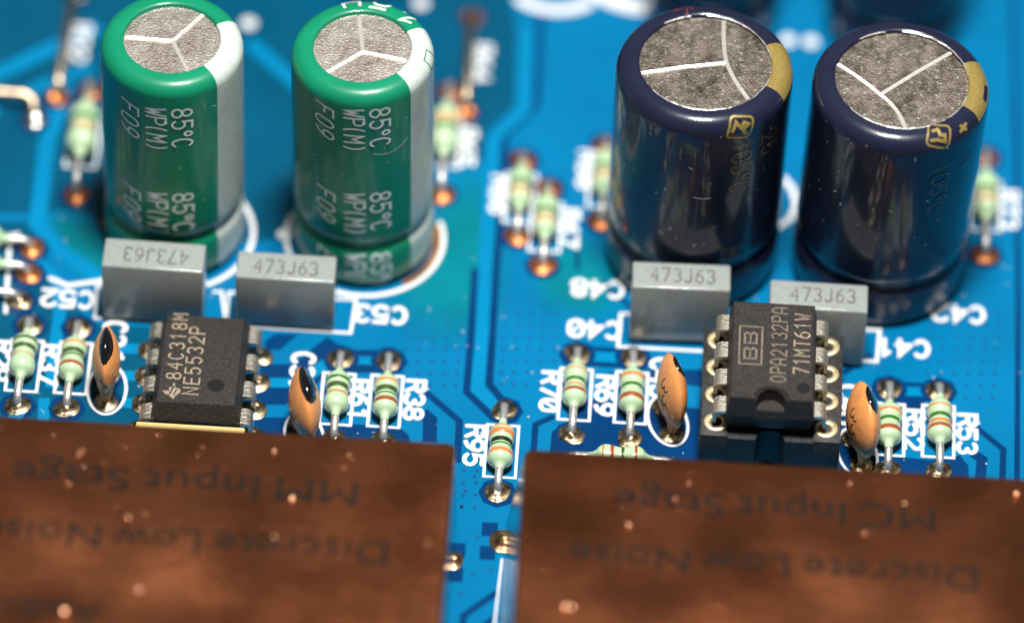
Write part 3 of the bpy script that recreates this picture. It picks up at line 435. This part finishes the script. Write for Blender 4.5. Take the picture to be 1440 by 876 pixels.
def rim_marks(t, sf, items, mt, name='lettering'):
    for txt, az, tt, h, adv, w, rot in items:
        b = MB(); a = R(az); c, s_ = math.cos(R(rot)), math.sin(R(rot)); rr = 4.5
        text(b, txt, h, adv, w, lambda u, v, l: sf.at(a - (u * c - v * s_) / rr, tt + (u * s_ + v * c), 0.02 + l), step=0.2, cw=adv * .8)
        b.build(name, mt, t)
rim_marks(gr, sfr, [('2', 47, 1.4, 1.35, 1.2, .19, 25), ('0', 76, 1.75, 1.2, 1.5, .19, 90), ('I', 78, 0.8, 1.3, .9, .19, 90), ('H', 104, 1.5, 1.1, 1.5, .19, 0)], M['ink_white'])
b = MB(); b.ribbon([(-.55, -.55), (.55, -.55), (.55, .55), (-.55, .55), (-.55, -.55)], .09, lambda u, v: sfr.at(R(-6) + u / 4.7, 1.9 + v * .9, .02), step=.2); b.build('outline_square', M['ink_green'], gr)
BLUE_R = 6.2
bl, sbl = electrolytic('navy_capacitor', (12.5, 6.85, 0.04), BLUE_R, 19.4, 4.6, 1.2, M['navy'], M['goldprint'], (-25, 25.5), M['can_blue'],
    [[(1.42, .3), (-1.5, -.35), (-4.45, -1.2)], bez((1.16, 4.45), (1.2, 1.4), (1.5, .3)), bez((1.5, .3), (1.9, -1.2), (3.1, -3.1))], 'navy electrolytic capacitor with red scuff on its rim, behind the upright grey film capacitor', blue_grp, (0.04, -0.02), rim_only=True)
br, sbr = electrolytic('navy_capacitor', (25.9, 6.6, 0.04), BLUE_R, 19.4, 4.65, 1.2, M['navy'], M['goldprint'], (-27, 24.5), M['can_blue'],
    [bez((-4.45, 1.25), (-2.6, -.1), (-1.47, -1.38)), [(-1.47, -1.38), (1, 1.0), (3.4, 3.15)], bez((-1.47, -1.38), (-.2, -2.4), (.34, -4.5))], 'navy electrolytic capacitor with gold plus mark on its rim, nearest the board edge', blue_grp, (0.36, -0.3), rim_only=True)
def emblem(t, sf, az, tc, sgn=1, rot=-20):
    a = R(az); q = []; b = MB(); ca, sa = math.cos(R(rot)), math.sin(R(rot))
    def fn(u, v, lift=0.02): return sf.at(a + (u * ca - v * sa) / 5.7, tc - (u * sa + v * ca), lift)
    for cx, cy, s0 in ((.5, .5, 0), (-.5, .5, 90), (-.5, -.5, 180), (.5, -.5, 270)): q += arc(cx, cy, .32, .32, s0, s0 + 90, 4)
    b.ribbon(q + [q[0]], .15, fn, step=.2)
    z = [(-.55, -.28), (-.42, .38), (0.0, .02), (.16, .42), (.5, .3), (.18, -.1), (.45, -.42)] if sgn > 0 else [(-.5, .25), (-.1, .45), (.05, .05), (.42, .1), (.5, -.35), (-.1, -.3), (-.52, -.45)]
    b.ribbon(z, .24, lambda u, v: fn(u, v, .028), step=.15)
    b.build('emblem', M['goldprint'], t)
emblem(bl, sbl, -64, 2.15, 1, -18); emblem(br, sbr, -62, 1.35, -1, -25)
rim_marks(br, sbr, [('+', -42, 1.6, .75, .8, .22, 25)], M['goldprint'], 'plus_mark'); rim_marks(br, sbr, [('-', -4, 1.7, .8, 1.2, .42, 0)], M['navy'], 'minus_mark')
for az, zt, txt in ((-62, 17.4, '105°C'), (-40, 17.0, '25V')):
    side_text(bl, sbl, BLUE_R, txt, az, zt, 1.5, 1.15, .22, M['goldfaint'])
for az, zt, txt in ((-60, 16.8, '105°C'), (-38, 16.4, 'M')): side_text(br, sbr, BLUE_R, txt, az, zt, 1.3, 1.1, .16, M['goldfaint'])
side_text(bl, sbl, BLUE_R, 'M', -64, 6.5, 1.4, 1.2, .25, M['goldfaint'])
b = MB(); b.ribbon([(-.6, .1), (-.1, .5), (.7, .2)], .1, lambda u, v: sbl.at(R(108) + u / 5, .9 + v, .02), step=.2); b.ribbon([(-.5, .1), (-.35, -.6)], .08, lambda u, v: sbl.at(R(112) + u / 5, .9 + v, .024), step=.2); b.build('scuff_mark', M['scuff'], bl)
# dust and fibres clinging to the sleeves
def lint(t, sf, n, rr, seed):
    rnd = random.Random(seed); b = MB()
    for i in range(n):
        az = R(rnd.uniform(-160, -20)); tt = rnd.uniform(2.2, 14); L = rnd.choice((.06, .08, .1, .1, .3)); d = rnd.uniform(0, 6.28)
        b.ribbon([(0, 0), (L * math.cos(d), L * math.sin(d))], rnd.uniform(.04, .08), lambda u, v: sf.at(az + u / rr, tt + v, .025))
    b.build('dust_fleck', M['dust'], t, kind='stuff')
lint(bl, sbl, 26, 6.2, 1); lint(br, sbr, 40, 6.2, 2); lint(gl, sfl, 8, 5, 3); lint(gr, sfr, 12, 5, 4)
b = MB(); b.ribbon([(0, 0), (.6, .12), (1.15, .05)], .07, lambda u, v: sbl.at(R(-92) + u / 6.2, 8.6 + v, .04)); b.build('lint_fibre', M['dust'], bl)
b = MB(); b.ribbon(bez((0, 0), (1.6, .6), (2.6, -.6), 8), .06, lambda u, v: sfr.at(R(-78) + u / 5, 7.1 + v, .04)); b.build('lint_fibre', M['dust'], gr)
# capacitors farther back, only their feet in view
for x, y, mt, lab, nm in ((13.2, 31.6, M['navy'], 'dark blurred capacitor foot behind the left navy capacitor', 'dark_capacitor'), (26.7, 31.2, M['navy'], 'dark blurred capacitor foot behind the right navy capacitor', 'dark_capacitor'),
        (-12.6, 35.4, M['maroon'], 'dark maroon blurred capacitor foot behind the right green capacitor', 'maroon_capacitor'), (-24.6, 35.4, M['maroon'], 'dark maroon blurred capacitor foot between and behind the green capacitors', 'maroon_capacitor')):
    electrolytic(nm, (x, y, .04), 5.0, 16.0, 3.6, 1.0, mt, None, None, M['can_blue'], [[(0, 0), (3, 1)], [(0, 0), (-2.4, 2)], [(0, 0), (0, -3.2)]], lab, 'blurred capacitors at the back of the board', n=64)

# ---------------------------------------------------------------- grey film capacitors
def film(x0, x1, y0, y1, H, txt_rot, label, rz=0.0):
    cx, cy = (x0 + x1) / 2, (y0 + y1) / 2; w, d = (x1 - x0) / 2, (y1 - y0) / 2
    t = thing('film_capacitor', (cx, cy, 0.07), label, 'capacitor', 'grey box film capacitors', R(rz))
    MB().box(-w, w, -d, d, 0.35, H, 0.16, 3).build('case', M['filmbody'], t)
    for sx in (-1, 1):
        MB().box(sx * (w - .5) - .45, sx * (w - .5) + .45, -d + .2, d - .2, 0.0, .36, .05, 1).build('foot', M['filmbody'], t)
    b = MB(); s_ = -1 if txt_rot else 1; ox, oy, sk = random.uniform(-.25, .3), random.uniform(-.12, .12), random.uniform(-.02, .02)
    text(b, '473J63', 1.25, 0.79, 0.13, lambda u, v, l: (s_ * u + ox, s_ * v + oy + u * sk, H + .012 + l), cw=.52)
    b.build('marking', M['filmink'], t)
film(-28.9, -21.75, -3.35, -0.62, 5.75, True, 'grey film capacitor with its 473J63 print upside down', -0.8)
film(-19.5, -12.5, -3.1, -0.55, 5.2, False, 'grey film capacitor in front of the right green capacitor, beside the C53 legend')
film(8.38, 15.3, -2.3, 0.2, 5.85, False, 'grey film capacitor in front of the left navy capacitor, beside the C40 legend', 1.5)
film(18.1, 25.0, -3.5, -0.85, 5.85, False, 'grey film capacitor partly hidden behind the socketed chip')

# ---------------------------------------------------------------- orange disc capacitors
def ceramic(x, y, z, rz, label, R0=2.15, th=1.05, tip=(12, 40, (0.02, .5)), marks=None, lead_y=(1.27, -1.27), lean=0.0, pads=True):
    t = thing('disc_capacitor', (x, y, 0.05), label, 'capacitor', 'orange disc ceramic capacitors', R(rz)); t.rotation_euler.y = R(lean)
    def bodypt(th_, ph):   # lens: th_ around the disc, ph from one face to the other
        q = abs(math.sin(ph)); q = (math.sqrt(q * q + .012) - .10954) / (math.sqrt(1.012) - .10954); r = R0 * math.sqrt(max(0, 1 - q ** 1.12))
        return (th * math.copysign(abs(math.sin(ph)) ** 1.0, ph), r * math.cos(th_), r * math.sin(th_) * 1.04)
    n, k = 40, 16; vs = []; fs = []
    for j in range(n):
        for i in range(k + 1):
            p = bodypt(2 * math.pi * j / n, -math.pi / 2 + math.pi * i / k)
            vs.append((p[0], p[1], z + p[2]))
    for j in range(n):
        for i in range(k): fs.append((j * (k + 1) + i, j * (k + 1) + i + 1, ((j + 1) % n) * (k + 1) + i + 1, ((j + 1) % n) * (k + 1) + i))
    bd = MB().add(vs, fs)
    for ly in lead_y: bd.tube([(0, ly * .55, z - .7), (0, ly * .8, z - 1.45), (0, ly * .95, z - 2.0), (0, ly, z - 2.5), (0, ly, .3)], [.78, .62, .45, .34, .28], 16)
    bd.build('body', M['orange'], t, angle=70)
    # dipped black tip
    b = MB(); n2 = 28; vs = []; fs = []; tc_, ta, tb = tip
    def lens_r(q): q = (math.sqrt(q * q + .012) - .10954) / (math.sqrt(1.012) - .10954); return R0 * math.sqrt(max(0, 1 - q ** 1.12))
    for i in range(9):
        rho = i / 8
        for j in range(n2):
            a = 2 * math.pi * j / n2; wob = 1 + .06 * math.sin(3 * a + x); th_ = R(90 + tc_ + ta * rho * wob * math.cos(a)); sx = max(-.99, min(.99, tb[0] + tb[1] * rho * wob * math.sin(a)))
            rr = lens_r(abs(sx)) + (0.075 * (1 - rho ** 4) + 0.012 if i < 8 else -0.03)
            vs.append((th * sx, rr * math.cos(th_), z + 1.04 * rr * math.sin(th_)))
    for i in range(8):
        for j in range(n2): fs.append((i * n2 + j, i * n2 + (j + 1) % n2, (i + 1) * n2 + (j + 1) % n2, (i + 1) * n2 + j))
    b.add(vs, fs).build('black_tip', M['blackdip'], t, angle=80)
    for ly in lead_y: MB().tube([(0, ly, .6), (0, ly, .02)], .24, 8).build('lead', M['lead'], t)
    if marks:
        b = MB()
        def face(u, v):
            r = min(.98, math.hypot(u, v / 1.04) / R0); return (-th * max(0, 1 - r * r) ** .9 - .03, u, z + v)
        for mk in marks: b.ribbon(mk, .11, face, step=.1)
        b.build('marking', M['inkblack'], t)
    if pads:
        for ly in lead_y:
            a = R(rz); pad(x - math.sin(a) * ly, y + math.cos(a) * ly, 'pad', .85, .35)
        q = []
        for i in range(33):
            a = 2 * math.pi * i / 32; u, v = 1.35 * math.cos(a), 2.35 * math.sin(a); q.append((x + u * math.cos(R(rz)) - v * math.sin(R(rz)), y + u * math.sin(R(rz)) + v * math.cos(R(rz))))
        MB().ribbon(q, .2, flat(ZS + .002)).build('silkscreen_outline', M['silk'], board, smooth=False)
    return t
three = lambda cy, cz, s_: [(cy + a * s_, cz + b_ * s_) for a, b_ in [(.42, .35), (.25, -.3), (.02, -.38), (-.06, .12), (-.18, -.42), (-.42, -.5), (-.5, .1)]]
g3 = lambda u0, v0, h, w: [[(u0 - (y - 3) / 6 * h, v0 - (x - 2) / 4 * w) for x, y in st] for st in GL['3']]
MK = g3(-.55, 1.25, .95, .75) + g3(-1.25, .3, 1.0, .8) + [[(-.2, .1), (-.9, -.8), (-1.5, -1.3)]]
ceramic(-28.0, -9.75, 3.1, 3, 'orange disc capacitor with black tip beside the R37 resistor, seen edge on', R0=2.35, th=1.0, tip=(12, 42, (0.03, .52)))
ceramic(-13.85, -13.1, 3.4, 13, 'orange disc capacitor with black tip, half sunk behind the left copper shield', R0=2.65, th=1.12, marks=g3(-.9, -.1, .7, .5), tip=(-2, 48, (.2, .55)))
ceramic(11.45, -9.55, 3.1, 15, 'orange disc capacitor with dark hand print, left of the socketed chip', R0=2.65, th=0.98, tip=(-8, 26, (.36, .44)), marks=MK, lean=3)
ceramic(24.8, -11.45, 3.4, 13, 'orange disc capacitor with dark hand print, right of the socketed chip', R0=2.7, th=1.15, tip=(4, 30, (.34, .46)), marks=MK, lean=3)

# ---------------------------------------------------------------- chips
def chip_body(L2, W2, zb, zp, zt, dt, db):
    lv = [(W2 - db, L2 - db, zb), (W2 - .02, L2 - .02, zp - .06), (W2, L2, zp), (W2 - .02, L2 - .02, zp + .06), (W2 - dt, L2 - dt, zt - .12), (W2 - dt - .04, L2 - dt - .04, zt - .04), (W2 - dt - .14, L2 - dt - .14, zt)]
    vs = []; fs = []
    for w, l, z in lv: vs += [(-w, -l, z), (w, -l, z), (w, l, z), (-w, l, z)]
    for i in range(len(lv) - 1):
        for j in range(4): fs.append((i * 4 + j, i * 4 + (j + 1) % 4, i * 4 + 4 + (j + 1) % 4, i * 4 + 4 + j))
    n = len(vs); fs += [(3, 2, 1, 0), (n - 4, n - 3, n - 2, n - 1)]
    return MB().add(vs, fs)
def chip_lead(sx, W2, zp, ztip, row):
    """flat lead: shoulder out of the body, bend, broad shank, thin tip"""
    x = lambda v: sx * v
    path = [(W2 - .25, zp, 1.42), (W2 + .32, zp, 1.42), (row - .22, zp - .02, 1.42), (row - .06, zp - .10, 1.42), (row, zp - .28, 1.42), (row + .02, zp - .95, 1.42), (row + .02, zp - 1.12, .62), (row + .02, zp - 1.3, .5), (row, ztip, .46)]
    th = .26; vs = []; fs = []
    for i, (px, pz, w) in enumerate(path):
        a = path[max(0, i - 1)]; b_ = path[min(len(path) - 1, i + 1)]; d = Vector((b_[0] - a[0], b_[1] - a[1])).normalized(); nx, nz = -d.y, d.x
        for s1, s2 in ((1, -1), (1, 1), (-1, 1), (-1, -1)): vs.append((x(px + nx * th / 2 * s1), s2 * w / 2, pz + nz * th / 2 * s1))
    k = len(path)
    for i in range(k - 1):
        for j in range(4): fs.append((i * 4 + j, i * 4 + (j + 1) % 4, i * 4 + 4 + (j + 1) % 4, i * 4 + 4 + j))
    fs += [(3, 2, 1, 0), tuple(k * 4 - 4 + j for j in range(4))]
    return MB().add(vs, fs)
def chip(loc, zb, zp, zt, dt, row, ztip, pinmat, label, L2=4.55, W2=3.16, rz=0.0):
    t = thing('op_amp_chip', loc, label, 'chip', 'eight pin chips', R(rz))
    bd = chip_body(L2, W2, zb, zp, zt, dt, .35).build('body', M['chip'], t, angle=25)
    for sx in (-1, 1):
        me = chip_lead(sx, W2, zp, ztip, row).mesh('lead', M[pinmat], True, 30)
        for i in range(4): link('lead', me, t, (0, (1.5 - i) * 2.54, 0))
    return t, bd
up = lambda x, y, z: (lambda u, v, l: (x - v, y + u, z + l))     # reads away from the viewer
ne, nb = chip((-21.40, -9.47, 0.0), 0.45, 1.95, 3.45, .42, 3.81, .05, 'pin', 'black eight pin chip soldered to the board, marked NE5532P')
b = MB(); text(b, '84C318M', 1.0, .93, .14, up(-1.75, 1.1, 3.462), cw=.55); b.build('marking', M['chipink'], ne)
b = MB(); text(b, 'NE5532P', 1.05, .95, .14, up(-.45, -.15, 3.462), cw=.58); b.build('marking', M['chipink'], ne)
# state-outline emblem with its two letters left dark
b = MB(); o = [(.02, .68), (.2, .68), (.2, .3), (.55, .22), (.62, -.12), (.35, -.42), (.16, -.78), (-.05, -.62), (-.22, -.36), (-.4, -.42), (-.66, -.04), (-.22, -.02), (-.22, .3), (0, .3)]
b.poly([(-1.75 - v, -3.05 + u) for u, v in [(y_, -x_) for x_, y_ in o]], 3.462).build('emblem', M['chipink'], ne, smooth=False)
b = MB(); b.ribbon([(.12, .45), (.02, .1), (-.12, -.35)], .09, lambda u, v: (-1.75 + u, -3.05 + v, 3.472)); b.ribbon([(.32, .12), (.16, -.38)], .09, lambda u, v: (-1.75 + u, -3.05 + v, 3.474)); b.build('emblem_letters', M['chip'], ne, smooth=False)
MB().lathe([(.66, 3.453), (.64, 3.462), (.60, 3.462), (.58, 3.455)][::-1], 28).build('index_rim', M['chip'], ne, (1.25, -2.35, .002))
MB().disc(1.25, -2.35, .59, 3.458, 28).build('index_dot', M['chipsm'], ne, smooth=False)
for i in range(4):
    for x in (-25.21, -17.59): pad(x, -5.81 - 2.54 * i, 'pad', .95, .3, clear=False)
cr = MB().box(-3.8, 3.8, -.35, .35, 0, 1.95, .12, 2).build('cream_spacer', M['cream'], None, (-21.7, -14.6, .05), label='cream plastic bar between the soldered chip and the left copper shield', cat='spacer')
# socketed chip
op, ob = chip((18.36, -9.42, 0.0), 4.75, 6.2, 7.9, .26, 3.80, 3.4, 'pin_bright', 'black eight pin chip plugged into a socket, marked OPA2132PA', L2=4.75, W2=3.1)
zt = 7.912
b = MB(); text(b, 'OPA2132PA', 1.05, .80, .13, up(.42, .55, zt), cw=.52); b.build('marking', M['chipink2'], op)
b = MB(); text(b, '71MT61W', 1.05, .84, .13, up(2.0, .75, zt), cw=.55); b.build('marking', M['chipink'], op)
b = MB(); fx, fy = -1.55, .35
def lf(u, v): return (fx - v, fy + u, zt)
b.ribbon([(-1.75, -.78), (1.75, -.78), (1.75, .78), (-1.75, .78), (-1.75, -.78)], .14, lf)
for u0, sg in ((-.72, 1), (.72, 1)):
    for q in ([(-.55, -.4), (-.55, .42), (.35, .42), (.5, .25), (.3, .02), (.5, -.2), (.35, -.4), (-.55, -.4)],): b.ribbon([(u0 + x_ * .95, y_) for x_, y_ in q], .16, lambda u, v: (fx - v, fy + u, zt + .002))
    b.ribbon([(u0 - .35, 0.02), (u0 + .12, .02)], .12, lambda u, v: (fx - v, fy + u, zt + .005))
b.build('emblem', M['chipink2'], op, smooth=False)
MB().disc(2.2, -3.35, .48, 7.904, 24).build('index_dot', M['chipsm'], op, smooth=False)
# orientation notch in the near end
b = MB(); ns = 14; vs = []; fs = []
for i in range(ns + 1):
    a = math.pi * i / ns; vs += [(1.22 * math.cos(a), -4.35 + 1.0 * math.sin(a), 7.906), (1.03 * math.cos(a), -4.40 + .80 * math.sin(a), 7.910), (1.02 * math.cos(a), -4.42 + .78 * math.sin(a), 7.86)]
for i in range(ns): fs += [(i * 3, i * 3 + 1, i * 3 + 4, i * 3 + 3), (i * 3 + 1, i * 3 + 2, i * 3 + 5, i * 3 + 4)]
b.add(vs, fs).build('notch_rim', M['chipsm'], op)
# carve the notch itself
cbm = bmesh.new(); bmesh.ops.create_cone(cbm, cap_ends=True, segments=32, radius1=.95 * S, radius2=1.02 * S, depth=1.9 * S); cme = bpy.data.meshes.new('notch_cutter'); cbm.to_mesh(cme); cbm.free()
cut = link('notch_cutter', cme, op, (0, -4.60, 7.75)); bpy.context.view_layer.update()
nbm = bmesh.new(); nbm.from_mesh(ob.data); bmesh.ops.recalc_face_normals(nbm, faces=nbm.faces); nbm.to_mesh(ob.data); nbm.free()
bm = ob.modifiers.new('notch', 'BOOLEAN'); bm.object = cut; bm.operation = 'DIFFERENCE'; bm.solver = 'EXACT'
dg = bpy.context.evaluated_depsgraph_get(); me2 = bpy.data.meshes.new_from_object(ob.evaluated_get(dg)); ob.modifiers.clear(); ob.data = me2; me2.polygons.foreach_set('use_smooth', [False] * len(me2.polygons))
bpy.data.objects.remove(cut)
# ---------------------------------------------------------------- socket
t = thing('chip_socket', (18.52, -9.5, 0.05), 'black plastic chip socket with round gold contacts under the OPA2132PA chip', 'socket')
ZT = 4.40
def rail_bar(x0, x1): return MB().box(x0, x1, -5.02, 5.02, .9, ZT, .10, 2)
rail_bar(-4.88, -2.95).build('rail', M['socket'], t); rail_bar(2.95, 4.88).build('rail', M['socket'], t)
prof = [(-2.96, -5.0), (-1.02, -5.0)] + [(1.02 * math.cos(math.pi - math.pi * i / 14), -5.0 + .95 * math.sin(math.pi * i / 14)) for i in range(1, 14)] + [(1.02, -5.0), (2.96, -5.0), (2.96, -3.75), (-2.96, -3.75)]
def extrude(pts, z0, z1):
    n = len(pts); return MB().add([(x, y, z0) for x, y in pts] + [(x, y, z1) for x, y in pts], [tuple(range(n))[::-1], tuple(range(n, 2 * n))] + [(i, (i + 1) % n, n + (i + 1) % n, n + i) for i in range(n)])
extrude(prof, .9, ZT - .25).build('cross_bar', M['socket'], t, angle=30); MB().box(-2.96, 2.96, 3.75, 5.0, .9, ZT - .25, .05, 1).build('cross_bar', M['socket'], t)
ring_me = MB().lathe([(.32, -.9), (.34, -.35), (.38, -.02), (.41, .07), (.46, .11), (.80, .11), (.85, .06), (.85, -.3)][::-1], 26).mesh('contact', M['gold'], True, 50)
tail_me = MB().tube([(0, 0, -.4), (0, 0, -4.4)], .28, 8).mesh('contact_tail', M['gold'])
for sx in (-1, 1):
    for i in range(4):
        c = link('contact', ring_me, t, (sx * 3.81, (1.5 - i) * 2.54, ZT)); link('contact_tail', tail_me, c)
        pad(18.52 + sx * 3.81, -9.5 + (1.5 - i) * 2.54, 'pad', .9, .3, clear=False)

# ---------------------------------------------------------------- copper shields
def font_mesh(txt, size, name):
    cu = bpy.data.curves.new(name, 'FONT'); cu.body = txt; cu.size = size * S; cu.align_x = 'CENTER'; cu.align_y = 'CENTER'; cu.resolution_u = 3
    o = bpy.data.objects.new(name, cu); COL.objects.link(o); dg = bpy.context.evaluated_depsgraph_get(); dg.update()
    me = bpy.data.meshes.new_from_object(o.evaluated_get(dg)); bpy.data.objects.remove(o); return me
def rounded(x0, x1, y0, y1, r, n=6):
    q = []
    for cx, cy, s0 in ((x1 - r, y1 - r, 0), (x0 + r, y1 - r, 90), (x0 + r, y0 + r, 180), (x1 - r, y0 + r, 270)): q += [(cx + r * math.cos(R(s0 + 90 * i / n)), cy + r * math.sin(R(s0 + 90 * i / n))) for i in range(n + 1)]
    return q
def shield(x0, x1, y0, y1, fl, fr, label, lines, specks, H=8.2, rz=0.0, seed=1):
    cx, cy = (x0 + x1) / 2, (y0 + y1) / 2; t = thing('copper_shield', (cx, cy, 0.06), label, 'shield', 'copper shields over the input stages', R(rz))
    w, d = (x1 - x0) / 2, (y1 - y0) / 2
    lay = [(0.0, H - .55), (0.0, H - .28), (.05, H - .13), (.14, H - .04), (.28, H)]
    vs = []; fs = []; n = None
    for ins, z in lay:
        q = rounded(-w + ins, w - ins, -d + ins, d - ins, .55 - ins * .5); n = len(q); vs += [(x, y, z) for x, y in q]
    for i in range(len(lay) - 1):
        for j in range(n): fs.append((i * n + j, i * n + (j + 1) % n, (i + 1) * n + (j + 1) % n, (i + 1) * n + j))
    lid = MB().add(vs, fs + [tuple((len(lay) - 1) * n + j for j in range(n)), tuple(range(n))[::-1]]).build('lid', M['copper'], t, angle=60)
    th = .35
    def wall(a, b_, a2, b2):    # top corners a,b ; base corners a2,b2 ; outward is to the right of a->b
        dx, dy = b_[0] - a[0], b_[1] - a[1]; k = math.hypot(dx, dy); ix, iy = -dy / k * th, dx / k * th
        v = [(a[0], a[1], H - .5), (b_[0], b_[1], H - .5), (b2[0], b2[1], 0), (a2[0], a2[1], 0)]
        v += [(p[0] + ix, p[1] + iy, p[2]) for p in v]
        MB().add(v, [(3, 2, 1, 0), (4, 5, 6, 7), (0, 1, 5, 4), (1, 2, 6, 5), (2, 3, 7, 6), (3, 0, 4, 7)]).build('wall', M['copper_wall'], t, smooth=False)
    e = .06
    P = [(-w + e, -d + e), (w - e, -d + e), (w - e, d - e), (-w + e, d - e)]; Q = [(-w - fl, -d), (w + fr, -d), (w + fr, d - .02), (-w - fl, d - .02)]
    for i in range(4): wall(P[i], P[(i + 1) % 4], Q[i], Q[(i + 1) % 4])
    for txt, x, y, wid, in lines:
        words = txt.split(' '); ms = [font_mesh(q, 3.1, 'lettering') for q in words]; ws = [max(v.co.x for v in q.vertices) - min(v.co.x for v in q.vertices) for q in ms]; gap = .085
        tot = sum(ws) + gap * (len(words) - 1); kx = wid * S / tot; u = -tot / 2
        for q, wq in zip(ms, ws):
            q.materials.clear(); q.materials.append(M['copper_ink'])
            o = link('lettering', q, lid, (x - cx - (u + wq / 2) * kx / S, y - cy, H + .015)); o.rotation_euler.z = math.pi; o.scale = (kx, 1.0, 1.0); u += wq + gap
    rnd = random.Random(seed); b = MB()
    def fleck(x, y, r): b.lathe([(r, 0), (r * .8, r * .35), (r * .4, r * .55), (0.001, r * .6)], 8, fn=lambda p: (p[0] + x - cx, p[1] + y - cy, p[2] + H + .001))
    for x, y, r in specks: fleck(x, y, r)
    for i in range(90): fleck(rnd.uniform(max(x0, -38) + .6, min(x1, 40) - .6), rnd.uniform(-40, y1 - .6), rnd.choice((.02, .03, .03, .045, .06)))
    b.build('flecks', M['speck'], lid, kind='stuff')
    b = MB()
    for i in range(40):
        x, y = rnd.uniform(max(x0, -38) + 1.5, min(x1, 40) - 1.5), rnd.uniform(-40, y1 - 1.2); L, a = rnd.uniform(.4, 2.6), rnd.gauss(0, .5)
        b.ribbon([(0, 0), (L * .5, rnd.uniform(-.06, .06)), (L, 0)], rnd.uniform(.015, .035), lambda u, v: (x - cx + u * math.cos(a) - v * math.sin(a), y - cy + u * math.sin(a) + v * math.cos(a), H + .006))
    b.build('scratches', M['speck'], lid, kind='stuff')
    return t
SPL = [(-30.4, -21.46, .09), (-28.49, -23.11, .16), (-28.3, -22.7, .14), (-28.09, -24.17, .12), (-28.95, -25.71, .12), (-23.27, -20.89, .09), (-24.66, -28.35, .17), (-15.34, -21.73, .17), (-13.77, -25.83, .28), (-14.7, -29.32, .18), (-23.35, -34.69, .2), (-28.11, -36.92, .42), (-20.46, -22.47, .1), (-23.48, -28.13, .08), (-10.26, -21.65, .1), (-4.37, -29.13, .12), (-20.2, -21.7, .1), (-10.5, -22.9, .09), (-9.9, -22.0, .08)]
SPR = [(5.09, -33.87, .3), (5.5, -33.9, .26), (27.61, -22.98, .16), (24.95, -25.86, .14), (23.87, -21.49, .12), (12.1, -23.83, .13), (12.91, -22.36, .1), (9.0, -26.4, .2), (35.2, -21.5, .25)]
shield(-50, -3.02, -66, -19.93, 0.2, 0.22, 'dark copper shield lid etched with MM Input Stage lettering', [('MM Input Stage', -21.1, -24.95, 23.4), ('Discrete Low Noise', -20.6, -30.1, 27.3), ('Audio', -29.4, -36.8, 7.4)], SPL, rz=0.0, seed=3)
shield(1.66, 50, -66, -20.05, 1.0, 0.2, 'copper shield lid etched with MC Input Stage lettering, near the R95 resistor', [('MC Input Stage', 18.85, -24.1, 21.8), ('Discrete Low Noise', 18.95, -29.15, 27.4)], SPR, seed=5)
pad(0.62, -21.55, 'pad_gold', 1.05, .45, clear=False, rl=.35); pad(-2.8, -23.6, 'pad_gold', .75, .5, clear=False, rl=.3)
# loose dust on the board
rnd = random.Random(11); b = MB()
for i in range(170):
    x, y, r = rnd.uniform(-36, 37), rnd.uniform(-26, 14), rnd.choice((.03, .04, .04, .05, .07))
    b.lathe([(r, 0), (r * .6, r * .7), (0.001, r)], 6, fn=lambda p: (p[0] + x, p[1] * rnd.uniform(.7, 1.4) + y, p[2] + .075))
b.build('dust_specks', M['dust'], board, kind='stuff')
b = MB()
for i in range(46):       # lint fibres
    x, y = rnd.uniform(-36, 37), rnd.uniform(-19, 16); L, a = rnd.uniform(.25, 1.1), rnd.uniform(0, 6.28); k = rnd.uniform(-.4, .4)
    q = bez((0, 0), (L * .5, k * L), (L, rnd.uniform(-.15, .15)), 6); b.tube([(x + u * math.cos(a) - v * math.sin(a), y + u * math.sin(a) + v * math.cos(a), .085) for u, v in q], rnd.uniform(.008, .016), 5)
b.build('lint_fibres', M['dust'], board, kind='stuff')
